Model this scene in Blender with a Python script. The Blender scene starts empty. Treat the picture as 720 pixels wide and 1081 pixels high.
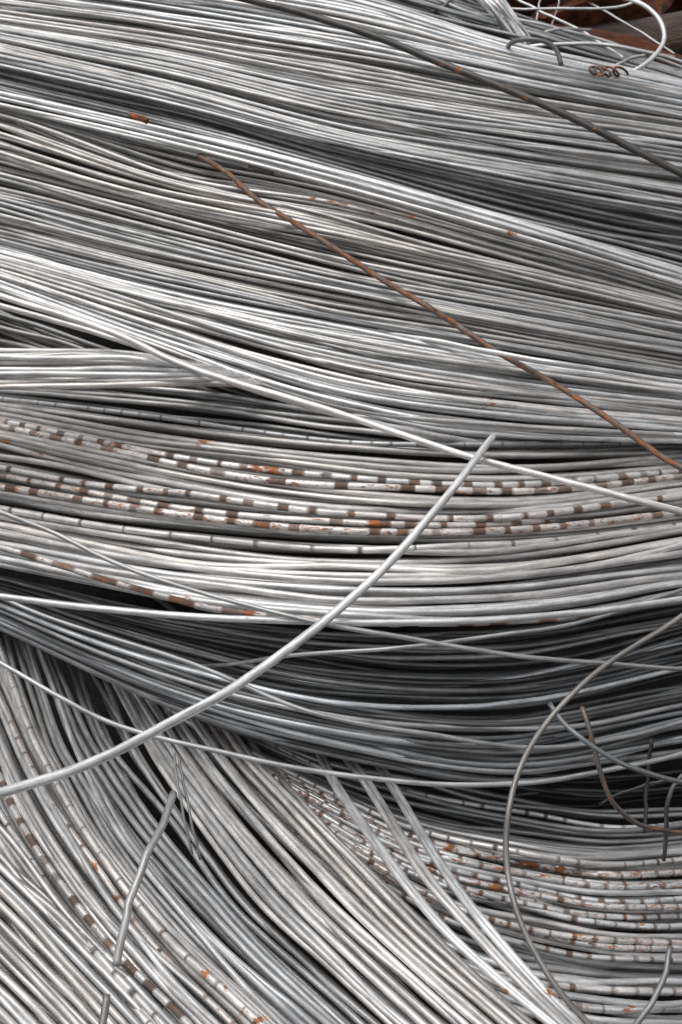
import bpy, math, random
import numpy as np
from mathutils import Matrix, Vector

random.seed(7)
RS = np.random.RandomState(11)
C = bpy.context.scene.collection
F = 1500.0                                   # focal length in photo pixels
CAM = np.array([0.0, 0.0, 1.35])
PITCH = math.radians(25)
ROT = np.array(Matrix.Rotation(math.radians(90) - PITCH, 3, 'X'))
RW = 0.0034                                  # usual wire radius, metres

# ------------------------------------------------------------------ helpers
def world(p):
    """(px, py, depth) -> world metres; every strand carries its own real distance"""
    p = np.asarray(p, float)
    z = p[:, 2]
    cam = np.stack([(p[:, 0] - 360) / F * z, (540.5 - p[:, 1]) / F * z, -z], 1)
    return CAM + cam @ ROT.T

def smooth(pts, n=None, step=0.012):
    """Catmull-Rom through the points, resampled at even arc length"""
    P = np.asarray(pts, float)
    E = np.vstack([2 * P[0] - P[1], P, 2 * P[-1] - P[-2]])
    out = []
    t = np.linspace(0, 1, 16, endpoint=False)[:, None]
    for i in range(len(P) - 1):
        a, b, c, d = E[i], E[i + 1], E[i + 2], E[i + 3]
        out.append(0.5 * ((2 * b) + (c - a) * t + (2 * a - 5 * b + 4 * c - d) * t ** 2 + (3 * b - a - 3 * c + d) * t ** 3))
    out.append(P[-1:])
    Q = np.vstack(out)
    L = np.concatenate([[0], np.cumsum(np.linalg.norm(np.diff(Q, axis=0), axis=1))])
    if n is None:
        n = max(3, int(L[-1] / step) + 1)
    s = np.linspace(0, L[-1], n)
    return np.stack([np.interp(s, L, Q[:, k]) for k in range(Q.shape[1])], 1)

def noise1(n, freq, rs=RS):
    k = max(4, int(freq) + 3)
    v = rs.uniform(-1, 1, k)
    x = np.linspace(0, k - 1.001, n)
    i = x.astype(int); f = x - i; f = f * f * (3 - 2 * f)
    return v[i] * (1 - f) + v[np.minimum(i + 1, k - 1)] * f

RUST_SPOTS = [(485, 74, 4, .75), (466, 67, 2.5, .4), (555, 101, 3, .7), (605, 123, 3.5, .55), (628, 134, 4, .5), (148, 125, 9, 1.0), (540, 246, 7, .9), (515, 427, 8, .9), (565, 262, 8, .5), (190, 200, 10, .55),
              (330, 211, 20, .55), (360, 216, 22, .62), (395, 223, 22, .6), (425, 231, 24, .66), (460, 239, 22, .62), (490, 248, 14, .5), (30, 300, 16, .35), (60, 215, 20, .4), (20, 155, 18, .35), (300, 372, 14, .4), (215, 467, 9, .6), (268, 492, 9, .5), (182, 460, 9, .6),
              (205, 470, 20, .4), (45, 478, 12, .8), (8, 466, 8, .9), (130, 470, 14, .5), (290, 497, 12, .7), (85, 540, 12, .5),
              (560, 914, 6, .75), (592, 918, 5, .6), (475, 895, 4, .6), (624, 906, 4, .5), (660, 973, 6, .45), (678, 975, 4, .5),
              (503, 948, 4, .6), (455, 915, 6, .6), (520, 938, 8, .5), (612, 985, 6, .8), (250, 1072, 8, 1.0), (278, 1078, 8, .9),
              (100, 917, 4, .55), (126, 948, 4, .6), (220, 1028, 6, .7), (240, 1045, 6, .6), (65, 601, 6, .7), (195, 634, 6, 1.0),
              (262, 649, 7, .9), (535, 1045, 8, .7), (580, 1049, 7, .8), (663, 1062, 6, .8), (395, 555, 9, .9), (310, 567, 7, .5), (572, 1081, 8, .6)]

class Tubes:
    """collects wires; each vertex carries tone / rnd / band / rust so one procedural steel serves them all"""
    def __init__(s): s.v = []; s.f = []; s.uv = []; s.a = []; s.n = 0
    def add(s, P, r, tone=.6, band=None, rust=0.0, warm=0.5, sides=9, spots=True, taper=False):
        P = np.asarray(P, float); n = len(P)
        T = np.gradient(P, axis=0); T /= np.linalg.norm(T, axis=1)[:, None] + 1e-9
        up = np.array([0.05, -0.45, 0.9]); N = up - (T @ up)[:, None] * T
        bad = np.linalg.norm(N, axis=1) < .15
        if bad.any():
            alt = np.array([1., 0.2, 0.]); N[bad] = alt - (T[bad] @ alt)[:, None] * T[bad]
        N /= np.linalg.norm(N, axis=1)[:, None]
        B = np.cross(T, N)
        L = np.concatenate([[0], np.cumsum(np.linalg.norm(np.diff(P, axis=0), axis=1))])
        rnd = RS.uniform(0, 1)
        R = np.full(n, r)
        if taper and n > 34: R[-3:] *= np.array([1, .95, .75]); R[-30:] *= np.linspace(1, .86, 30)
        bm = np.zeros(n)
        if band:
            per, duty, ph = band
            jit = noise1(n, n / 8) * .10
            ph2 = L / per + ph + jit
            cell = np.floor(ph2).astype(int); cell -= cell.min(); fr = ph2 % 1.0
            k = cell.max() + 1
            du = duty * RS.uniform(.55, 1.3, k)[cell]; st = RS.uniform(0, .5, k)[cell] * (1 - du) * (1 if duty > .25 else .25)
            drift = .55 + .45 * noise1(n, 7)                       # stretches where the marks wear away
            sg = (RS.uniform(.7, 1.3, k)[cell] * (RS.rand(k) < .92)[cell]) * np.clip(drift + .75, .3, 1)
            bm = np.clip(np.minimum(fr - st, du + st - fr) / .03 + .5, 0, 1) * np.clip(sg, 0, 1)
            R = R * (1 - .13 * bm)
        ang = np.linspace(0, 2 * math.pi, sides + 1)
        V = P[:, None, :] + R[:, None, None] * (np.cos(ang)[None, :-1, None] * N[:, None, :] + np.sin(ang)[None, :-1, None] * B[:, None, :])
        s.v.append(V.reshape(-1, 3))
        i = np.arange(n - 1)[:, None] * sides; j = np.arange(sides)[None, :]; j2 = (j + 1) % sides
        q = np.stack([i + j, i + j2, i + sides + j2, i + sides + j], -1).reshape(-1, 4) + s.n
        s.f.append(q)
        u0 = np.broadcast_to(L[:-1, None], (n - 1, sides)); u1 = np.broadcast_to(L[1:, None], (n - 1, sides))
        va = np.broadcast_to(ang[None, :-1], (n - 1, sides)) * r; vb = np.broadcast_to(ang[None, 1:], (n - 1, sides)) * r
        uv = np.stack([np.stack([u0, va], -1), np.stack([u0, vb], -1), np.stack([u1, vb], -1), np.stack([u1, va], -1)], 2)
        s.uv.append(uv.reshape(-1, 2))
        ru = np.full(n, rust, float)
        if spots:
            c = (P - CAM) @ ROT
            px = 360 + c[:, 0] / -c[:, 2] * F; py = 540.5 - c[:, 1] / -c[:, 2] * F
            for (x, y, w, a) in RUST_SPOTS:
                ru += a * np.exp(-((px - x) / w) ** 2 - ((py - y) / 4.5) ** 2)
        att = np.stack([np.full(n, tone), np.full(n, rnd), bm, ru, np.full(n, warm)], 1)
        s.a.append(np.repeat(att, sides, axis=0))
        # end caps
        s.f.append(np.array([[s.n + k for k in range(4)]])); s.f.pop()
        s.n += n * sides
        s.caps = getattr(s, 'caps', [])
        s.caps.append((s.n - n * sides, s.n - sides, sides))
    def build(s, name, mat):
        V = np.vstack(s.v); Q = np.vstack(s.f); UV = np.vstack(s.uv); A = np.vstack(s.a)
        me = bpy.data.meshes.new(name)
        nc = len(s.caps) * 2; capn = sum(c[2] for c in s.caps) * 2
        nl = len(Q) * 4 + capn
        me.vertices.add(len(V)); me.vertices.foreach_set('co', V.ravel())
        me.loops.add(nl); me.polygons.add(len(Q) + nc)
        idx = [Q.ravel()]; starts = list(range(0, len(Q) * 4, 4)); p = len(Q) * 4
        for a, b, k in s.caps:
            idx.append(np.arange(a + k - 1, a - 1, -1)); starts.append(p); p += k
            idx.append(np.arange(b, b + k)); starts.append(p); p += k
        me.loops.foreach_set('vertex_index', np.concatenate(idx).astype(np.int32))
        me.polygons.foreach_set('loop_start', np.array(starts, np.int32))
        me.update(calc_edges=True)
        me.polygons.foreach_set('use_smooth', np.concatenate([np.ones(len(Q), bool), np.zeros(nc, bool)]))
        ul = me.uv_layers.new(name='UVMap')
        ul.data.foreach_set('uv', np.concatenate([UV.ravel(), np.zeros(capn * 2)]).astype(np.float32))
        for k, nm in enumerate(('tone', 'rnd', 'band', 'rust', 'warm')):
            at = me.attributes.new(nm, 'FLOAT', 'POINT'); at.data.foreach_set('value', A[:, k].astype(np.float32))
        me.validate()
        me.materials.append(mat)
        o = bpy.data.objects.new(name, me); C.objects.link(o)
        return o

def tag(o, label, cat=None, group=None, kind=None):
    o['label'] = label
    if cat: o['category'] = cat
    if group: o['group'] = group
    if kind: o['kind'] = kind
    return o

# ------------------------------------------------------------------ materials
class NT:
    def __init__(s, name):
        s.m = bpy.data.materials.new(name); s.m.use_nodes = True
        s.t = s.m.node_tree; s.b = s.t.nodes['Principled BSDF']
    def n(s, typ, **k):
        nd = s.t.nodes.new(typ)
        for a, v in k.items():
            if a.startswith('i_'): nd.inputs[a[2:].replace('_', ' ')].default_value = v
            else: setattr(nd, a, v)
        return nd
    def l(s, a, b): s.t.links.new(a, b)
    def math(s, op, a, b=None, clamp=False):
        m = s.n('ShaderNodeMath', operation=op); m.use_clamp = clamp
        for i, x in enumerate((a, b)):
            if x is None: continue
            if isinstance(x, (int, float)): m.inputs[i].default_value = x
            else: s.l(x, m.inputs[i])
        return m.outputs[0]
    def mix(s, f, a, b, blend='MIX'):
        m = s.n('ShaderNodeMix', data_type='RGBA', blend_type=blend)
        for i, x in ((0, f), (6, a), (7, b)):
            if isinstance(x, (int, float)): m.inputs[i].default_value = x
            elif isinstance(x, tuple): m.inputs[i].default_value = x
            else: s.l(x, m.inputs[i])
        return m.outputs[2]
    def ramp(s, x, lo, hi):
        m = s.n('ShaderNodeMapRange'); m.clamp = True
        s.l(x, m.inputs[0]); m.inputs[1].default_value = lo; m.inputs[2].default_value = hi
        return m.outputs[0]
    def attr(s, nm):
        return s.n('ShaderNodeAttribute', attribute_name=nm).outputs['Fac']
    def uvn(s, su, sv, scale=1.0, detail=2.0, rough=.5, off=0.0):
        """noise in (length, girth) metres, shifted per wire"""
        uv = s.n('ShaderNodeUVMap', uv_map='UVMap').outputs[0]
        mp = s.n('ShaderNodeVectorMath', operation='MULTIPLY'); s.l(uv, mp.inputs[0]); mp.inputs[1].default_value = (su, sv, 0)
        cb = s.n('ShaderNodeCombineXYZ'); s.l(s.math('MULTIPLY', s.attr('rnd'), 97.0), cb.inputs[2]); cb.inputs[0].default_value = off
        ad = s.n('ShaderNodeVectorMath', operation='ADD'); s.l(mp.outputs[0], ad.inputs[0]); s.l(cb.outputs[0], ad.inputs[1])
        nz = s.n('ShaderNodeTexNoise'); nz.inputs['Scale'].default_value = scale; nz.inputs['Detail'].default_value = detail
        nz.inputs['Roughness'].default_value = rough
        s.l(ad.outputs[0], nz.inputs['Vector'])
        return nz.outputs['Fac']

def wire_material(name, metallic=.67, rough=.43, rustc=((.10, .045, .025, 1), (.50, .17, .045, 1))):
    t = NT(name)
    tone = t.attr('tone'); warm = t.attr('warm'); band = t.attr('band'); rust = t.attr('rust')
    base = t.mix(warm, (.92, .96, 1.0, 1), (1.0, .93, .87, 1))
    streak = t.uvn(9, 700, detail=3)            # long drawing marks
    patch = t.uvn(22, 90, detail=4, rough=.65)  # tarnish
    spec = t.uvn(420, 420, detail=2)            # grime specks
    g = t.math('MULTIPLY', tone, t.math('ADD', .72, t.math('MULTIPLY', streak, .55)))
    g = t.math('MULTIPLY', g, t.math('ADD', .50, t.math('MULTIPLY', t.ramp(patch, .30, .64), .54)))
    g = t.math('MULTIPLY', g, t.math('ADD', .88, t.math('MULTIPLY', t.ramp(spec, .33, .45), .12)))
    cb = t.n('ShaderNodeCombineColor'); [t.l(g, cb.inputs[i]) for i in range(3)]
    col = t.mix(1.0, cb.outputs[0], base, 'MULTIPLY')
    # bands (indentations), dark oxide to orange rust
    bn = t.uvn(160, 300, detail=3, rough=.7, off=5.0)
    bmask = t.math('MULTIPLY', band, t.ramp(bn, .24, .36), True)
    orange = t.ramp(t.uvn(55, 120, detail=2, off=11.0), .52, .68)
    wear = t.math('MULTIPLY', orange, t.math('ADD', t.math('MULTIPLY', rust, .9), .0), True)
    bandcol = t.mix(wear, t.mix(t.math('MULTIPLY', rust, 1.6, True), (.10, .095, .09, 1), (.15, .085, .055, 1)), rustc[1])
    # free rust following the rust amount
    rn = t.uvn(85, 230, detail=4, rough=.7, off=21.0)
    fm = t.ramp(t.math('ADD', rn, t.math('MULTIPLY', rust, .42)), .70, .82)
    freecol = t.mix(t.ramp(t.uvn(70, 150, detail=2, off=31.0), .35, .65), rustc[0], rustc[1])
    col = t.mix(fm, col, freecol)
    col = t.mix(bmask, col, bandcol)
    t.l(col, t.b.inputs['Base Color'])
    allr = t.math('MAXIMUM', fm, bmask)
    t.l(t.math('MULTIPLY', t.math('SUBTRACT', 1.0, allr), metallic), t.b.inputs['Metallic'])
    ro = t.math('ADD', t.math('ADD', rough - .05, t.math('MULTIPLY', patch, .22)), t.math('MULTIPLY', allr, .35), True)
    t.l(ro, t.b.inputs['Roughness'])
    bp = t.n('ShaderNodeBump'); bp.inputs['Strength'].default_value = .32; bp.inputs['Distance'].default_value = .0007
    h = t.math('ADD', t.math('MULTIPLY', t.uvn(60, 260, detail=3, off=41.0), 1.0), t.math('MULTIPLY', streak, .5))
    t.l(h, bp.inputs['Height']); t.l(bp.outputs[0], t.b.inputs['Normal'])
    return t.m

M_WIRE = wire_material('drawn_steel')
M_RUST = wire_material('rusted_steel', .5, .5, ((.075, .033, .02, 1), (.42, .13, .035, 1)))

def earth_material(name, c0, c1, scale=6):
    t = NT(name)
    tc = t.n('ShaderNodeTexCoord').outputs['Object']
    nz = t.n('ShaderNodeTexNoise'); nz.inputs['Scale'].default_value = scale; nz.inputs['Detail'].default_value = 8; t.l(tc, nz.inputs[0])
    n2 = t.n('ShaderNodeTexNoise'); n2.inputs['Scale'].default_value = scale * 7; n2.inputs['Detail'].default_value = 4; t.l(tc, n2.inputs[0])
    f = t.math('MULTIPLY', t.ramp(nz.outputs[0], .35, .65), t.math('ADD', .4, n2.outputs[0]), True)
    t.l(t.mix(f, c0, c1), t.b.inputs['Base Color']); t.b.inputs['Roughness'].default_value = .85
    bp = t.n('ShaderNodeBump'); bp.inputs['Strength'].default_value = .8; bp.inputs['Distance'].default_value = .01
    t.l(n2.outputs[0], bp.inputs['Height']); t.l(bp.outputs[0], t.b.inputs['Normal'])
    return t.m

M_GROUND_BACKING = earth_material('dark_ground_backing', (.012, .011, .010, 1), (.035, .028, .024, 1))  # for the ground and the added backing inside the heap
M_SCRAP = earth_material('rusted_scrap', (.03, .014, .010, 1), (.30, .085, .03, 1), 7)
M_SCRAPG = earth_material('grimy_scrap', (.05, .04, .037, 1), (.12, .08, .065, 1), 5)

# ------------------------------------------------------------------ sheets of wires
fill = Tubes()
count = 0
ORD = ['first', 'second', 'third', 'fourth', 'fifth', 'sixth', 'seventh', 'eighth', 'ninth', 'tenth', 'eleventh', 'twelfth', 'thirteenth', 'fourteenth', 'fifteenth', 'sixteenth']

def extend(W, l0=.30, l1=.30, bend=.22, drop=.05):
    """carry a strand on past the frame as the coil it belongs to, curving back and down"""
    def tail(p, d, ln):
        d = d / np.linalg.norm(d)
        k = np.linspace(0, 1, 8)[1:, None]
        return p + d * ln * k + np.array([0, bend, -drop]) * ln * 1.2 * k ** 2
    a = tail(W[0], W[0] - W[3], l0)[::-1] if l0 else W[:0]
    b = tail(W[-1], W[-1] - W[-4], l1) if l1 else W[:0]
    return smooth(np.vstack([a, W[::1], b]), step=.012)

def wire_obj(P, r, label, group, **k):
    global count
    T = Tubes(); T.add(P, r, **k)
    o = T.build('wire', M_WIRE); count += 1
    return tag(o, label, 'wire', group)

def adj(tone, warm, band, rust):
    a = 'bright silver' if tone > .72 else 'silver grey' if tone > .5 else 'dull grey' if tone > .33 else 'dark grey'
    if band: a += ' rust-banded' if rust > .12 else ' notched'
    return a

def bundle(ga, gb, n, zoff, phrase, tone=.6, warm=.5, r=RW, wander=.75, arch=.014, lay=.012, bands=None, order='top',
           ext=(.3, .3), under=1.0, deep=.05, tj=.20, cross=0.22, named=True, bright=(), gam=1.0):
    """wires between two guide curves; ga/gb = arrays of (px, py, z)"""
    N = 60
    A = smooth(ga, N); B = smooth(gb, N)
    ts = (np.arange(n) + .5 + RS.uniform(-.22, .22, n)) / n
    swing = noise1(N, 3) * .012
    for i, t0 in enumerate(ts):
        t = t0 + noise1(N, RS.randint(2, 5)) * wander / n
        if RS.rand() < cross:
            t = t + np.linspace(0, 1, N) * RS.uniform(-2.6, 2.6) / n * 2
        t = np.clip(t, -.06, 1.06)[:, None]
        P = A * (1 - t) + B * t
        u = t[:, 0]
        bd = bands(i, n) if bands else None
        P[:, 2] += zoff + arch * (2 * u - 1) ** 2 + RS.uniform(0, lay) + noise1(N, 4) * lay * .35 + swing - (.008 if bd else 0)
        W = extend(world(P), *ext)
        tn = float(np.clip(tone * (1 + RS.uniform(-tj, tj)), .1, .95))
        if i in bright or bd: tn = min(.95, tn * (1.25 if tone > .45 else 2.0))
        band, rust = (bd[0], bd[1]) if bd else (None, 0.0)
        if bd or arch is None:
            W = smooth(W[::2], step=.0026)
        wm = float(np.clip(warm + RS.uniform(-.25, .25), 0, 1))
        first = 'topmost' if order == 'top' else 'leftmost'
        pos = (first if i == 0 else ORD[i] + (' from the top' if order == 'top' else ' from the left'))
        if i == n - 1 and n > 2: pos = 'lowest' if order == 'top' else 'rightmost'
        wire_obj(W, r * RS.uniform(.93, 1.07), f"{adj(tn, wm, bd, rust)} wire, {pos}, in {phrase}", 'wires in ' + phrase,
                 tone=tn, warm=wm, band=band, rust=rust)
    m = int(n * under)
    for i in range(m):
        t = (RS.uniform(-.05, 1.05) + noise1(N, 3) * .12 + np.linspace(-1, 1, N) * RS.uniform(-.14, .14))[:, None]
        P = A * (1 - t) + B * t
        P[:, 2] += zoff + arch + lay + RS.uniform(.004, deep)
        fill.add(extend(world(P), *ext), r, tone=tone * RS.uniform(.7, 1.0), warm=warm, sides=6, spots=False)

X = [-70, 0, 180, 360, 540, 720, 790]
def G(ys, zs):
    """a guide from heights at px 0,180,360,540,720; carried on at both sides"""
    y = [ys[0] - (ys[1] - ys[0]) * .36] + list(ys) + [ys[4] + (ys[4] - ys[3]) * .39]
    if callable(zs): z = [zs(a, b) for a, b in zip(X, y)]
    else: z = [zs] * len(X)
    return [(a, b, c) for a, b, c in zip(X, y, z)]

bow = lambda x, k=.10: k * ((x - 380) / 360) ** 2       # coils curve away at both sides

# --- upper sheet A
zA = lambda x, y: 2.14 - y * .00085 + bow(x, .08)
A = [G(v, zA) for v in ([-60, -35, -6, 47, 86], [-25, 0, 30, 70, 106], [8, 32, 60, 92, 124], [26, 55, 92, 122, 146],
                        [45, 84, 130, 160, 185], [70, 112, 160, 200, 236], [97, 139, 187, 244, 292])]
bundle(A[0], A[1], 10, 0, 'the topmost band under the rusty scrap', .80, .35, bright=(1, 4), r=.0031, under=2.0, deep=.022)
bundle(A[1], A[2], 9, .0, 'the band crossed by the grey diagonal rod', .74, .4, r=.0031, under=2.0, deep=.022)
bundle(A[2], A[3], 8, .012, 'the band just below the top dark gap', .66, .5, bright=(1,), r=.0031, under=2.0, deep=.022)
bundle(A[3], A[4], 10, .0, 'the band running to the grey rod end', .64, .5, r=.0031, under=2.0, deep=.022)
bundle(A[4], A[5], 11, .008, 'the band above the dark wedge at right', .62, .5, r=.0031, under=2.0, deep=.022)
bundle(A[5], A[6], 6, .045, 'the narrow band above the bright seam', .55, .45, cross=0, r=.0031, under=2.0, deep=.022)

# --- upper sheet B, lying over A
zB = lambda x, y: 2.02 - (y - 97) * .00088 + bow(x, .07)
Bg = [G(v, zB) for v in ([96, 136, 182, 231, 284], [112, 154, 199, 249, 301], [120, 182, 216, 264, 314], [176, 222, 262, 300, 337],
                         [205, 250, 290, 325, 357], [235, 280, 318, 350, 381], [262, 308, 345, 376, 404], [284, 338, 386, 415, 435],
                         [306, 374, 434, 457, 464])]
bundle(Bg[0], Bg[1], 3, -.025, 'the bright seam over the upper wires', .88, .4, arch=.004, lay=.006, cross=0, wander=.3, r=.0031, under=2.0, deep=.022)
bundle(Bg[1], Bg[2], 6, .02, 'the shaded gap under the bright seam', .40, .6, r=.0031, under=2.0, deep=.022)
bundle(Bg[2], Bg[3], 9, .0, 'the band behind the rusty rod top', .64, .7, bright=(3, 6), r=.0031, under=2.0, deep=.022)
bundle(Bg[3], Bg[4], 7, .012, 'the second band under the bright seam', .50, .55, bright=(2,), r=.0031, under=2.0, deep=.022)
bundle(Bg[4], Bg[5], 7, .0, 'the third band under the bright seam', .52, .55, bright=(5,), r=.0031, under=2.0, deep=.022)
bundle(Bg[5], Bg[6], 7, .010, 'the fourth band under the bright seam', .50, .55, r=.0031, under=2.0, deep=.022)
bundle(Bg[6], Bg[7], 9, -.004, 'the band crossed by the rusty rod middle', .72, .5, bright=(0, 4), r=.0031, under=2.0, deep=.022)
bundle(Bg[7], Bg[8], 9, -.012, 'the lowest band of the upper coil', .76, .5, bright=(2, 6, 7), r=.0031, under=2.0, deep=.022)

# --- dark fan and flat wedge at the left
Q0 = [(-80, 290, 1.86), (0, 324, 1.84), (90, 356, 1.82), (200, 396, 1.80), (300, 430, 1.80)]
Q1 = [(-80, 340, 1.86), (0, 366, 1.84), (60, 382, 1.82), (150, 402, 1.80), (260, 440, 1.80)]
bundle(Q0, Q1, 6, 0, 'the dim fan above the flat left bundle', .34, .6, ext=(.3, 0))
R0 = [(-80, 371, 1.70), (0, 373, 1.69), (120, 374, 1.69), (185, 382, 1.71), (240, 389, 1.80), (330, 402, 1.95)]
R1 = [(-80, 417, 1.70), (0, 413, 1.67), (120, 411, 1.67), (230, 408, 1.70), (290, 409, 1.77), (370, 414, 1.95)]
bundle(R0, R1, 6, 0, 'the flat level bundle at the left edge', .80, .6, arch=.006, cross=0, wander=.25, ext=(.3, 0), r=.0039)

# --- middle sheet C, bowed down
zC = lambda x, y: 1.74 - (y - 412) * .00085 + bow(x, .12)
Cg = [G(v, zC) for v in ([398, 410, 430, 450, 456], [425, 452, 472, 481, 474], [446, 483, 507, 515, 500], [470, 507, 532, 537, 515],
                         [500, 532, 549, 551, 532], [524, 552, 567, 566, 547], [548, 580, 592, 590, 564], [572, 606, 622, 621, 597],
                         [597, 634, 655, 656, 629])]
bandC = lambda per, duty, rust, sel: (lambda i, n: ((per * RS.uniform(.93, 1.07), duty * RS.uniform(.8, 1.15), RS.rand()), rust * RS.uniform(.7, 1.2)) if i in sel else None)
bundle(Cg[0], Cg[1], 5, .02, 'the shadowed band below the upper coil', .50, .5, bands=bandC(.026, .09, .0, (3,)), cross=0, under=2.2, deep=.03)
bundle(Cg[1], Cg[2], 5, .004, "the middle coil's first rust-specked band", .66, .6, bands=bandC(.036, .30, .34, (4,)), r=.0041, cross=.05)
bundle(Cg[2], Cg[3], 5, .0, "the middle coil's second rust-specked band", .68, .6, bands=bandC(.041, .38, .42, (1,)), r=.0042, cross=0)
bundle(Cg[3], Cg[4], 4, -.002, "the middle coil's third rust-specked band", .72, .6, bands=bandC(.040, .36, .42, (2,)), r=.0043, cross=0)
bundle(Cg[4], Cg[5], 3, -.004, "the middle coil's heavily banded part", .80, .6, bands=bandC(.041, .38, .42, (0, 1)), r=.0043, cross=0, wander=.25)
bundle(Cg[5], Cg[6], 4, .004, "the middle coil's first plain band", .66, .6, bands=bandC(.062, .07, .06, (1,)), r=.0042)
bundle(Cg[6], Cg[7], 5, .002, "the middle coil's second plain band", .74, .6, bright=(1, 4), r=.0042)
bundle(Cg[7], Cg[8], 5, -.010, "the middle coil's bright bottom edge", .86, .55, r=.0042, bands=bandC(.040, .45, .3, ()), cross=.05)

# --- dark coil D hanging under it; low tones mix tarnish with painted overhang shade

zD = lambda x, y: 1.62 - (y - 612) * .0004 + bow(x, .16)
Dg = [G(v, zD) for v in ([608, 648, 668, 668, 636], [620, 672, 704, 708, 672], [634, 698, 737, 744, 708], [649, 722, 768, 784, 752],
                         [662, 744, 797, 825, 795])]
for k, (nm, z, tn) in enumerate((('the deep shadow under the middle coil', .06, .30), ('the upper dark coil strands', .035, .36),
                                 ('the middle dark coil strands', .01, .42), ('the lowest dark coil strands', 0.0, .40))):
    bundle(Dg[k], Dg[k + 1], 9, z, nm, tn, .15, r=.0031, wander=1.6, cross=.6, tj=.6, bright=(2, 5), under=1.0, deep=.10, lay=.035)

# --- lower right sheet H
def H(pts, z0=1.62): return [(x, y, z0 - (y - 850) * .0011 + bow(x, .12)) for x, y in pts]
Hg = [H(v) for v in ([(250, 762), (340, 800), (440, 818), (540, 836), (630, 853), (720, 852), (790, 845)],
                     [(260, 790), (350, 832), (440, 868), (540, 890), (630, 899), (720, 893), (790, 884)],
                     [(270, 800), (360, 848), (440, 884), (540, 905), (630, 919), (720, 916), (790, 908)],
                     [(290, 830), (375, 885), (450, 922), (540, 946), (630, 963), (720, 964), (790, 958)],
                     [(310, 860), (395, 925), (465, 968), (540, 994), (630, 1014), (720, 1018), (790, 1014)],
                     [(340, 900), (420, 965), (480, 1000), (550, 1022), (630, 1034), (720, 1036), (790, 1032)],
                     [(370, 950), (440, 1010), (500, 1045), (560, 1068), (630, 1082), (720, 1088), (790, 1086)])]
ph = [0.0]
def bandH(rust, sel, per=.024, duty=.17):
    def f(i, n):
        ph[0] += .06
        return ((per, duty * RS.uniform(.7, 1.4), ph[0]), rust * RS.uniform(.4, 1.3)) if i in sel else None
    return f
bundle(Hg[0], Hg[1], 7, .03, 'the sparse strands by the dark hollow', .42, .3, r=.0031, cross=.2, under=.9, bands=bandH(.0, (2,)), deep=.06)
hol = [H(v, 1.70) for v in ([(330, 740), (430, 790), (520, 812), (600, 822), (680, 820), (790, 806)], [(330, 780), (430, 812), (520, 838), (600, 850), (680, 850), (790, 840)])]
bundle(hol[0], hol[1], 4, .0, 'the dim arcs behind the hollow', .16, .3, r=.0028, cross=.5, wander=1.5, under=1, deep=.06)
bundle(Hg[1], Hg[2], 4, .0, 'the pale top of the notched coil', .76, .4, r=.0039, bands=bandH(.1, (2,)), cross=0)
bundle(Hg[2], Hg[3], 8, -.002, 'the upper notched strands', .80, .4, bands=bandH(.42, (0, 1, 2, 3, 5, 6), duty=.20), cross=.12, wander=.6, r=.0035, under=1.4)
bundle(Hg[3], Hg[4], 8, .0, 'the lower notched strands', .80, .4, bands=bandH(.36, (0, 1, 2, 4, 5, 7), duty=.20), cross=.12, wander=.6, r=.0035, under=1.4)
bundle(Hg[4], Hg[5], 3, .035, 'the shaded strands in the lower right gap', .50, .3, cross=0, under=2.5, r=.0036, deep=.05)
bundle(Hg[5], Hg[6], 6, .0, 'the bottom right corner strands', .76, .4, r=.0043, bands=bandH(.3, (1, 3, 4)), cross=.1, arch=.008)

# --- lower left sheet G, sweeping down to the lower right
def S(pts):
    """comes out from beneath the dark coil and rises towards the viewer"""
    return [(x, y, float(np.interp(y, [560, 640, 700, 780, 850, 950, 1081, 1150], [2.06, 1.94, 1.84, 1.68, 1.55, 1.42, 1.28, 1.22]))) for x, y in pts]
Gg = [S(v) for v in ([(-90, 790), (-30, 880), (60, 985), (150, 1081), (205, 1140)],
                     [(-60, 690), (-20, 772), (15, 855), (75, 950), (135, 1025), (190, 1084), (250, 1150)],
                     [(-40, 620), (0, 727), (60, 852), (155, 982), (250, 1075), (320, 1145)],
                     [(0, 620), (43, 765), (67, 815), (112, 890), (192, 988), (292, 1084), (360, 1150)],
                     [(42, 640), (82, 750), (107, 800), (170, 890), (258, 985), (365, 1084), (430, 1140)],
                     [(100, 690), (150, 780), (181, 830), (262, 945), (335, 1018), (405, 1084), (460, 1135)],
                     [(140, 690), (200, 782), (262, 862), (345, 952), (440, 1040), (490, 1084), (545, 1130)],
                     [(200, 690), (262, 790), (318, 850), (362, 895), (455, 990), (562, 1084), (620, 1130)])]
def bandG(sel):
    return lambda i, n: ((sel[i][0], sel[i][1], RS.rand()), sel[i][2]) if i in sel else None
bundle(Gg[0], Gg[1], 7, .01, 'the sweep beside the corner wires', .74, .5, order='left', ext=(.0, .3), r=.0037, bands=bandG({1: (.034, .10, .05), 4: (.033, .12, .08)}), cross=.05)
bundle(Gg[1], Gg[2], 7, -.004, 'the sweep crossed by big rust patches', .78, .55, order='left', ext=(.0, .3), bands=bandG({0: (.035, .48, .25), 6: (.040, .16, .35)}), cross=.05, r=.0037)
bundle(Gg[2], Gg[3], 7, .0, 'the sweep left of the short rod', .70, .5, order='left', ext=(.0, .3), r=.0037, bands=bandG({3: (.045, .07, .2)}), cross=.1)
bundle(Gg[3], Gg[4], 7, .004, 'the sweep behind the short rod', .66, .35, order='left', ext=(.0, .3), r=.0036, cross=.2)
bundle(Gg[4], Gg[5], 4, .03, 'the shaded hollow right of the short rod', .60, .3, order='left', ext=(.0, .3), r=.0036, cross=0, under=.8)
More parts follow.
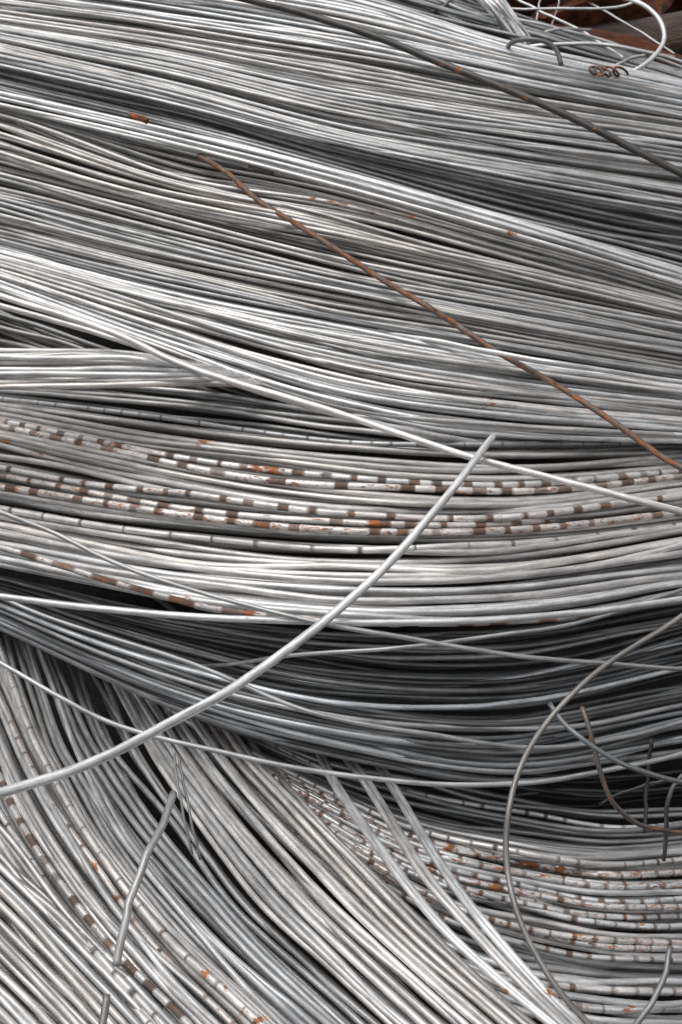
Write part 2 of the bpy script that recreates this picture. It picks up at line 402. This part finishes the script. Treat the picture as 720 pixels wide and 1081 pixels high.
bundle(Gg[5], Gg[6], 7, .0, 'the centre sweep right of the hollow', .74, .6, order='left', ext=(.0, .3), bright=(0, 3), r=.0037, wander=.4, lay=.006, cross=.08)
bundle(Gg[6], Gg[7], 6, -.004, 'the dense bright sweep at bottom centre', .84, .6, order='left', ext=(.0, .3), bright=(1, 4, 5), r=.0037, wander=.2, lay=.004, arch=.012, cross=0, under=.6, deep=.03)
# three pairs to its right
for k, (pts, nm) in enumerate((([(290, 720), (330, 790), (360, 845), (445, 960), (510, 1025), (600, 1100), (660, 1150)], 'left pair'),
                               ([(312, 720), (354, 790), (384, 830), (441, 920), (492, 980), (560, 1052), (630, 1120)], 'middle pair'),
                               ([(346, 720), (380, 785), (408, 830), (472, 932), (552, 1030), (628, 1105), (670, 1145)], 'right pair'))):
    a = [(x, y, z + float(np.interp(y, [780, 800, 850, 900], [.12, .085, .03, 0]))) for x, y, z in S(pts)]; b = [(x + 10, y - 2, z) for x, y, z in a]
    bundle(a, b, 2, -.075 + .01 * k, f'the {nm} crossing the notched wires', .80, .4, order='left', ext=(.0, .3), r=.0032, arch=.0, lay=.002, cross=0, wander=.12, under=0)
# bottom left corner fan
K0 = [(-170, 730, 1.47), (-40, 865, 1.42), (60, 968, 1.36), (155, 1070, 1.31), (225, 1150, 1.28)]
K1 = [(-230, 950, 1.36), (-110, 1020, 1.33), (-40, 1078, 1.30), (20, 1140, 1.27), (70, 1210, 1.25)]
bundle(K0, K1, 15, .0, 'the flatter fan, bottom left corner', .70, .55, order='left', ext=(.0, .3), cross=0, wander=.3, r=.0038, under=3.5, deep=.04, arch=.006)

# --- grey wires behind, upper right
T0 = [(330, -60, 2.42), (420, -32, 2.40), (500, -4, 2.40), (570, 22, 2.40), (650, 50, 2.42), (760, 84, 2.44)]
T1 = [(330, -20, 2.30), (420, 8, 2.28), (500, 30, 2.28), (570, 46, 2.28), (650, 66, 2.30), (760, 96, 2.32)]
bundle(T0, T1, 8, 0, 'the far grey bundle behind the top edge', .42, .2, cross=.3, under=1.2, wander=1.2)
V0 = [(470, -60, 2.36), (490, -20, 2.34), (520, 20, 2.33), (545, 50, 2.32)]
V1 = [(505, -60, 2.36), (520, -20, 2.34), (540, 10, 2.33), (556, 36, 2.32)]
bundle(V0, V1, 5, -.03, 'the pale steep bundle behind the top edge', .86, .4, order='left', ext=(.2, .02), under=.6, cross=0)

# ------------------------------------------------------------------ loose single wires
def loose(pts, width, label, tone=.6, warm=.4, name='loose_wire', cat='wire', rust=0.0, band=None, mat=None, ext=(0, 0), step=.006, kink=.8):
    """pts = (px, py, z); width = thickness in mm"""
    P = smooth(pts, 90)
    P[:, 0] += noise1(90, 9) * kink; P[:, 1] += noise1(90, 9) * kink
    W = world(P)
    W = extend(W, *ext) if (ext[0] or ext[1]) else W
    W = smooth(W[::2] if len(W) > 20 else W, step=step if not band else .0035)
    T = Tubes(); T.add(W, width / 2000, tone=tone, warm=warm, rust=rust, band=band, sides=12, taper=(ext[1] == 0 and width > 6))
    o = T.build(name, mat or M_WIRE)
    return tag(o, label, cat)

# long bright pair lying diagonally under the upper coil
loose([(-80, 284, 1.74), (0, 312, 1.72), (125, 354, 1.69), (200, 388, 1.67), (360, 437, 1.63), (500, 483, 1.58), (620, 515, 1.55), (720, 541, 1.54), (800, 560, 1.55)],
      8.2, 'long bright wire running diagonally from left edge under the upper coil to right', .9, .5, ext=(.3, .3))
loose([(-80, 300, 1.77), (0, 322, 1.74), (125, 359, 1.71), (240, 402, 1.69), (330, 430, 1.67), (420, 452, 1.68), (520, 470, 1.74), (600, 480, 1.84)],
      7.4, 'bright wire tucked just under the long diagonal wire at left', .82, .5, ext=(.3, .1))
# the big loose one that swings down to the lower left
loose([(-70, 852, 1.20), (0, 836, 1.22), (90, 808, 1.26), (180, 764, 1.31), (260, 716, 1.36), (330, 665, 1.40), (380, 622, 1.43), (420, 583, 1.46), (462, 535, 1.50), (500, 487, 1.55), (526, 456, 1.60)],
      9.2, 'thick bright loose wire curving up from the left edge to the middle', .95, .35, ext=(.25, 0), kink=1.3)
loose([(-70, 618, 1.50), (0, 630, 1.48), (110, 643, 1.45), (240, 653, 1.43), (400, 657, 1.43), (560, 652, 1.45), (720, 632, 1.50), (800, 615, 1.54)],
      7.2, 'bright wire along the bottom edge of the middle coil over the dark strands', .86, .4, ext=(.2, .2))
loose([(-70, 510, 1.55), (0, 540, 1.51), (55, 562, 1.48), (120, 594, 1.46), (200, 622, 1.44), (330, 656, 1.42), (420, 672, 1.43), (500, 686, 1.44), (600, 698, 1.47), (720, 706, 1.54), (800, 706, 1.6)],
      5.0, 'thin grey wire crossing the middle coil then the dark strands below', .55, .4, ext=(.2, .2))
loose([(-70, 660, 1.50), (0, 700, 1.46), (55, 732, 1.44), (120, 764, 1.43), (240, 796, 1.42), (360, 818, 1.42), (470, 828, 1.43), (570, 825, 1.46), (660, 810, 1.50), (720, 796, 1.54), (800, 770, 1.6)],
      5.2, 'thin light wire looping along the bottom of the dark coil', .62, .35, ext=(.2, .2))
loose([(-70, 560, 1.55), (0, 577, 1.53), (65, 597, 1.50), (110, 612, 1.48), (175, 630, 1.46), (225, 642, 1.45), (300, 652, 1.45), (420, 658, 1.46), (560, 655, 1.50)],
      7.4, 'rust-banded wire along the lower left edge of the middle coil', .72, .6, band=(.048, .5, .3), rust=.35, ext=(.2, .1))
loose([(-40, 612, 1.57), (60, 655, 1.54), (200, 700, 1.50), (300, 742, 1.47), (360, 760, 1.46), (450, 775, 1.47), (560, 790, 1.50), (660, 778, 1.56), (760, 750, 1.62)],
      5.2, 'dull wire slanting across the dark coil', .5, .25, ext=(.2, .2))
loose([(250, 700, 1.60), (330, 690, 1.52), (420, 684, 1.50), (520, 672, 1.52), (620, 655, 1.56), (760, 610, 1.64)],
      4.6, 'thin dull wire rising to the right through the dark coil shadow', .5, .25, ext=(.1, .2))
# grey-brown loop at the right
loose([(770, 610, 1.42), (720, 650, 1.40), (680, 676, 1.38), (640, 702, 1.36), (605, 732, 1.34), (575, 765, 1.33), (551, 805, 1.32), (538, 850, 1.30), (534, 900, 1.29), (541, 948, 1.27), (560, 995, 1.25), (590, 1045, 1.23), (625, 1085, 1.22), (680, 1140, 1.2)],
      5.6, 'grey-brown wire bowed in a long arc down the right side', .30, .85, rust=.12, ext=(.2, .2), kink=.8)
loose([(580, 742, 1.44), (590, 757, 1.43), (615, 781, 1.41), (650, 803, 1.41), (690, 818, 1.42), (725, 827, 1.44), (790, 835, 1.5)],
      5.2, 'blue-grey loose wire slanting right over the dark hollow', .28, .0, ext=(0, .2))
loose([(614, 746, 1.46), (622, 770, 1.45), (630, 802, 1.45), (642, 838, 1.45), (664, 864, 1.46), (700, 877, 1.48), (760, 882, 1.52)],
      5.2, 'thin rusty-brown wire hanging down into the dark hollow', .2, .9, rust=.42, ext=(0, .2))
loose([(728, 812, 1.50), (714, 826, 1.50), (705, 846, 1.50), (703, 880, 1.52), (701, 908, 1.56)],
      4.8, 'short brown bent wire at the right edge of the dark hollow', .2, .9, rust=.30)
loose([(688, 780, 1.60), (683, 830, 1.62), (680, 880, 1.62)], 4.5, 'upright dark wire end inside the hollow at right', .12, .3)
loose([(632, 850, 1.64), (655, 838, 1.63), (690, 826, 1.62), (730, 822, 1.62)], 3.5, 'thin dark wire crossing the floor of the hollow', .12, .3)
loose([(707, 1000, 1.28), (704, 1020, 1.27), (697, 1042, 1.26), (684, 1064, 1.25), (668, 1085, 1.24), (640, 1120, 1.22)],
      5.4, 'dark grey wire end curling down in the bottom right corner', .32, .4)
# short rods lower left
loose([(184, 838, 1.38), (176, 860, 1.35), (158, 895, 1.31), (143, 935, 1.285), (131, 975, 1.265), (121, 1023, 1.25)],
      7.6, 'short loose steel rod standing across the lower left sweep', .52, .45, name='short_rod', cat='rod', kink=1.2)
loose([(113, 1050, 1.25), (109, 1075, 1.24), (104, 1120, 1.22)], 7.0, 'dark rod end at the bottom edge below the short rod', .30, .6, name='short_rod', cat='rod')
loose([(183, 790, 1.44), (188, 830, 1.43), (196, 872, 1.42), (203, 903, 1.42)], 2.8, 'left thin tie strand hanging into the lower left hollow', .42, .3)
loose([(188, 800, 1.44), (196, 840, 1.43), (205, 880, 1.42), (212, 908, 1.42)], 2.8, 'right thin tie strand hanging into the lower left hollow', .42, .3)
# rusty rod
loose([(209, 165, 1.975), (240, 183, 1.945), (275, 213, 1.915), (330, 248, 1.875), (400, 293, 1.835), (450, 323, 1.805), (520, 369, 1.77), (560, 392, 1.755), (600, 415, 1.73), (650, 447, 1.69), (700, 482, 1.655), (730, 500, 1.64), (800, 550, 1.6)],
      7.6, 'straight rusty brown rod lying diagonally across the upper coil', .16, .95, name='rusty_rod', cat='rod', rust=.60, mat=M_RUST, ext=(0, .15), kink=1.3)
loose([(400, 350, 1.84), (450, 358, 1.80), (505, 369, 1.765), (545, 377, 1.745), (600, 386, 1.735), (680, 398, 1.76), (760, 410, 1.78)],
      6.4, 'bright wire passing over the rusty rod', .85, .5, ext=(0, .2))
loose([(180, -22, 2.07), (225, -8, 2.05), (290, 6, 2.03), (330, 17, 2.02), (400, 40, 2.00), (460, 64, 1.98), (520, 88, 1.96), (580, 113, 1.945), (650, 148, 1.93), (720, 183, 1.92), (790, 220, 1.91)],
      10.5, 'dark grey rod with orange rust spots slanting across the top right', .12, .7, name='grey_rod', cat='rod', rust=.16, ext=(.2, .2))
loose([(138, 122, 1.972), (146, 124, 1.965), (156, 129, 1.96)], 8, 'small rusty wire stub on the upper left wires', .2, .9, name='wire_stub', cat='wire stub', rust=.5, mat=M_RUST)
loose([(262, 178, 1.955), (275, 180, 1.955), (289, 183, 1.955)], 6.5, 'small dark wire stub right of the rusty rod top', .2, .4, name='wire_stub', cat='wire stub')

# hook and spring on the top edge
loose([(534, 54, 2.13), (539, 46, 2.10), (550, 42, 2.08), (566, 42, 2.07), (580, 46, 2.07), (588, 54, 2.07), (593, 70, 2.07)], 7.0,
      'dark bent wire hook resting on the top edge of the upper coil', .22, .5, name='wire_hook', cat='hook', kink=0)
P = []
for k in range(61):
    a = k / 60 * 2 * math.pi * 5
    q = 1 + .45 * math.sin(k * .37 + 1)
    P.append((624 + 36 * (k / 60) ** 1.2 + 5.0 * q * math.cos(a * .8), 72 + 5 * k / 60 + 4.6 * q * math.sin(a * .8 + .5), 2.10 + .012 * math.cos(a)))
T = Tubes(); T.add(smooth(world(P), step=.004), 0.0019, tone=.15, warm=.9, rust=.55)
tag(T.build('rusty_twist', M_RUST), 'small rusty tangled twist of wire at the top right edge', 'wire twist')

# thin wires over the scrap
BG = [([(400, -10, 2.5), (432, 4, 2.36), (500, 14, 2.34), (580, 28, 2.34), (660, 50, 2.36), (760, 86, 2.42)], 5, 'pale thin wire sloping down behind the hook', .8),
      ([(470, 8, 2.5), (540, 9, 2.45), (602, 9, 2.42), (640, 8, 2.40), (665, 4, 2.38), (690, -6, 2.38)], 4.5, 'level thin wire over the scrap near the top', .62),
      ([(540, -6, 2.5), (552, 2, 2.48), (582, 18, 2.46), (616, 34, 2.42), (660, 62, 2.35)], 5, 'pale thin wire leaning left of the loop', .78),
      ([(600, -8, 2.62), (617, 1, 2.6), (655, 21, 2.55), (700, 50, 2.5), (740, 76, 2.45)], 4, 'thin wire slanting behind the white loop', .6),
      ([(560, -8, 2.36), (600, -6, 2.32), (640, -5, 2.29), (664, -1, 2.26), (682, 7, 2.24), (696, 20, 2.22), (701, 38, 2.20), (697, 52, 2.18), (686, 64, 2.16), (672, 73, 2.15), (654, 81, 2.15), (630, 88, 2.16)], 7.2, 'white wire bent in a round loop at the top right', .92),
      ([(470, 46, 2.30), (540, 50, 2.28), (582, 47, 2.26), (632, 47, 2.26), (680, 54, 2.26), (720, 65, 2.28), (790, 92, 2.34)], 6.4, 'pale wire passing through the loop to the right edge', .84),
      ([(640, 76, 2.24), (654, 67, 2.26), (672, 60, 2.28), (690, 57, 2.30), (712, 60, 2.34)], 5, 'short pale wire arching beneath the loop', .8),
      ([(500, 34, 2.36), (560, 36, 2.34), (590, 31, 2.34), (625, 32, 2.36)], 5, 'grey wire bent behind the hook', .6),
      ([(572, -8, 2.55), (568, 12, 2.52), (562, 40, 2.5)], 3.6, 'thin upright wire behind the hook', .6),
      ([(592, -8, 2.6), (588, 10, 2.58), (580, 36, 2.5)], 3.6, 'second thin upright wire behind the hook', .5),
      ([(478, -6, 2.34), (470, 6, 2.33), (452, 14, 2.32), (430, 12, 2.32)], 5, 'dark wire curl at the top centre', .25)]
for pts, w, lab, tn in BG:
    loose(pts, w, lab, tn, .4, ext=(0, 0))

tag(fill.build('wire_tangle', M_WIRE), 'countless grey wire strands packed beneath the outer coils', 'wire tangle', kind='stuff')

# ------------------------------------------------------------------ ground, added backing, scrap
def grid_obj(name, Pw, mat):
    nr, nc = Pw.shape[:2]
    V = Pw.reshape(-1, 3)
    faces = [(r * nc + c, r * nc + c + 1, (r + 1) * nc + c + 1, (r + 1) * nc + c) for r in range(nr - 1) for c in range(nc - 1)]
    me = bpy.data.meshes.new(name); me.from_pydata(V.tolist(), [], faces); me.update()
    me.polygons.foreach_set('use_smooth', np.ones(len(faces), bool)); me.materials.append(mat)
    o = bpy.data.objects.new(name, me); C.objects.link(o); return o

g = np.array([[(x, y, 0.0) for x in (-20, -5, 5, 20)] for y in (-20, -2, 8, 40)], float)
tag(grid_obj('ground', g, M_GROUND_BACKING), 'dark bare ground under the heap', kind='structure')
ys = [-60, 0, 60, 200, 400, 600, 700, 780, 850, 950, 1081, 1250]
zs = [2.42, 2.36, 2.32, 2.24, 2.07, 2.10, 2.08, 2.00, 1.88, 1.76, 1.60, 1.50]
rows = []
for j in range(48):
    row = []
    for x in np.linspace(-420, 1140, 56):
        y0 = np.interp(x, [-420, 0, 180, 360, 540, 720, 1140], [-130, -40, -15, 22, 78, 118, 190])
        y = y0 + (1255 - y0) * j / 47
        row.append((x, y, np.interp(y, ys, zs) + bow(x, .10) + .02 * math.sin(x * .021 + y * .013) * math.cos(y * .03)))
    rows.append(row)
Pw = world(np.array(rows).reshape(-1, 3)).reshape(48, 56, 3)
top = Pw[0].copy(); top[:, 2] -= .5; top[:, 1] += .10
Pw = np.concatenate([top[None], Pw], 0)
tag(grid_obj('light_blocker', Pw, M_GROUND_BACKING), 'unseen dark backing added inside the heap to block light from behind', kind='structure')  # added core, keeps sky light from coming through behind the wires

def lump(name, c, size, rot, mat, label, cat, seed, cyl=False):
    import bmesh
    bm = bmesh.new()
    if cyl: bmesh.ops.create_cone(bm, cap_ends=True, segments=28, radius1=.5, radius2=.5, depth=1)
    else:
        bmesh.ops.create_cube(bm, size=1)
    rs = np.random.RandomState(seed)
    bmesh.ops.subdivide_edges(bm, edges=bm.edges[:], cuts=3 if not cyl else 2, use_grid_fill=True)
    off = rs.uniform(0, 9, 3)
    for v in bm.verts:
        k = .07 if not cyl else .03
        v.co += Vector((math.sin(v.co.y * 5 + off[0]), math.sin(v.co.z * 6 + off[1]), math.sin(v.co.x * 5 + off[2]))) * k
    if not cyl:
        bmesh.ops.bevel(bm, geom=[e for e in bm.edges if e.calc_face_angle(0) > .8], offset=.03, segments=2, affect='EDGES')
    me = bpy.data.meshes.new(name); bm.to_mesh(me); bm.free(); me.materials.append(mat)
    o = bpy.data.objects.new(name, me); C.objects.link(o)
    o.location = world([c])[0]; o.scale = size; o.rotation_euler = [math.radians(a) for a in rot]
    return tag(o, label, cat)

for c, size, rot, mat, label, cat, sd_, cyl in (
    ((560, -6, 2.75), (.30, .03, .26), (62, 10, 12), M_SCRAP, 'bent rust-brown plate behind the hook at the top', 'scrap plate', 1, 0),
    ((628, 22, 2.66), (.17, .025, .17), (50, -30, -18), M_SCRAP, 'orange-brown rusty plate left of the white loop', 'scrap plate', 2, 0),
    ((700, 44, 2.60), (.095, .095, .34), (80, 8, 68), M_SCRAPG, 'grimy brown pipe lying behind the white loop', 'scrap pipe', 3, 1),
    ((714, 2, 2.85), (.16, .12, .12), (20, 24, 40), M_SCRAP, 'rusty iron block above the pipe', 'scrap block', 4, 0),
    ((652, -14, 2.9), (.16, .12, .12), (35, -14, 10), M_SCRAP, 'rusty block at the top edge behind the loop', 'scrap block', 5, 0),
    ((700, 84, 2.50), (.30, .02, .10), (30, 12, -24), M_SCRAP, 'rusty strip under the pipe at the right edge', 'scrap strip', 6, 0),
    ((765, 20, 2.8), (.20, .03, .26), (75, 30, -35), M_SCRAP, 'upright rusty sheet at the far right edge', 'scrap plate', 7, 0),
    ((600, 60, 2.62), (.30, .03, .12), (40, 5, -12), M_SCRAP, 'rusty sheet low behind the grey bundle', 'scrap plate', 8, 0),
    ((470, -30, 2.9), (.5, .03, .2), (60, 5, 5), M_SCRAPG, 'dim grimy sheet behind the pale steep bundle', 'scrap plate', 9, 0)):
    lump(cat.replace(' ', '_'), c, size, rot, mat, label, cat, sd_, bool(cyl))

# ------------------------------------------------------------------ camera, light
cd = bpy.data.cameras.new('camera'); cam = bpy.data.objects.new('camera', cd); C.objects.link(cam)
cam.location = CAM; cam.rotation_euler = (math.radians(90) - PITCH, 0, 0)
cd.sensor_fit = 'VERTICAL'; cd.sensor_height = 24; cd.lens = 24 * F / 1081; cd.clip_start = .05; cd.clip_end = 200
cd.dof.use_dof = True; cd.dof.focus_distance = 1.55; cd.dof.aperture_fstop = 9
bpy.context.scene.camera = cam

EL, AZ = math.radians(74), math.radians(-110)     # high soft daylight, from the left and a little behind the viewer
sd = bpy.data.lights.new('sun', 'SUN'); sun = bpy.data.objects.new('sun', sd); C.objects.link(sun)
sd.energy = 1.1; sd.angle = math.radians(35); sd.color = (1, .97, .93)
d = Vector((math.sin(AZ) * math.cos(EL), math.cos(AZ) * math.cos(EL), math.sin(EL)))
sun.rotation_euler = d.to_track_quat('Z', 'Y').to_euler()
w = bpy.data.worlds.new('World'); bpy.context.scene.world = w; w.use_nodes = True
nt = w.node_tree; bg = nt.nodes['Background']
sk = nt.nodes.new('ShaderNodeTexSky'); sk.sky_type = 'NISHITA'; sk.sun_disc = False
sk.sun_elevation = EL; sk.sun_rotation = AZ; sk.dust_density = 4; sk.air_density = 1.2
hs = nt.nodes.new('ShaderNodeHueSaturation'); hs.inputs['Saturation'].default_value = .06     # overcast: nearly colourless
nt.links.new(sk.outputs[0], hs.inputs['Color']); nt.links.new(hs.outputs[0], bg.inputs['Color'])
bg.inputs['Strength'].default_value = .15

sc = bpy.context.scene
sc.view_settings.view_transform = 'Standard'; sc.view_settings.look = 'None'; sc.view_settings.gamma = 1
sc.view_settings.exposure = -0.06
print('named wires', count, 'objects', len(bpy.data.objects))
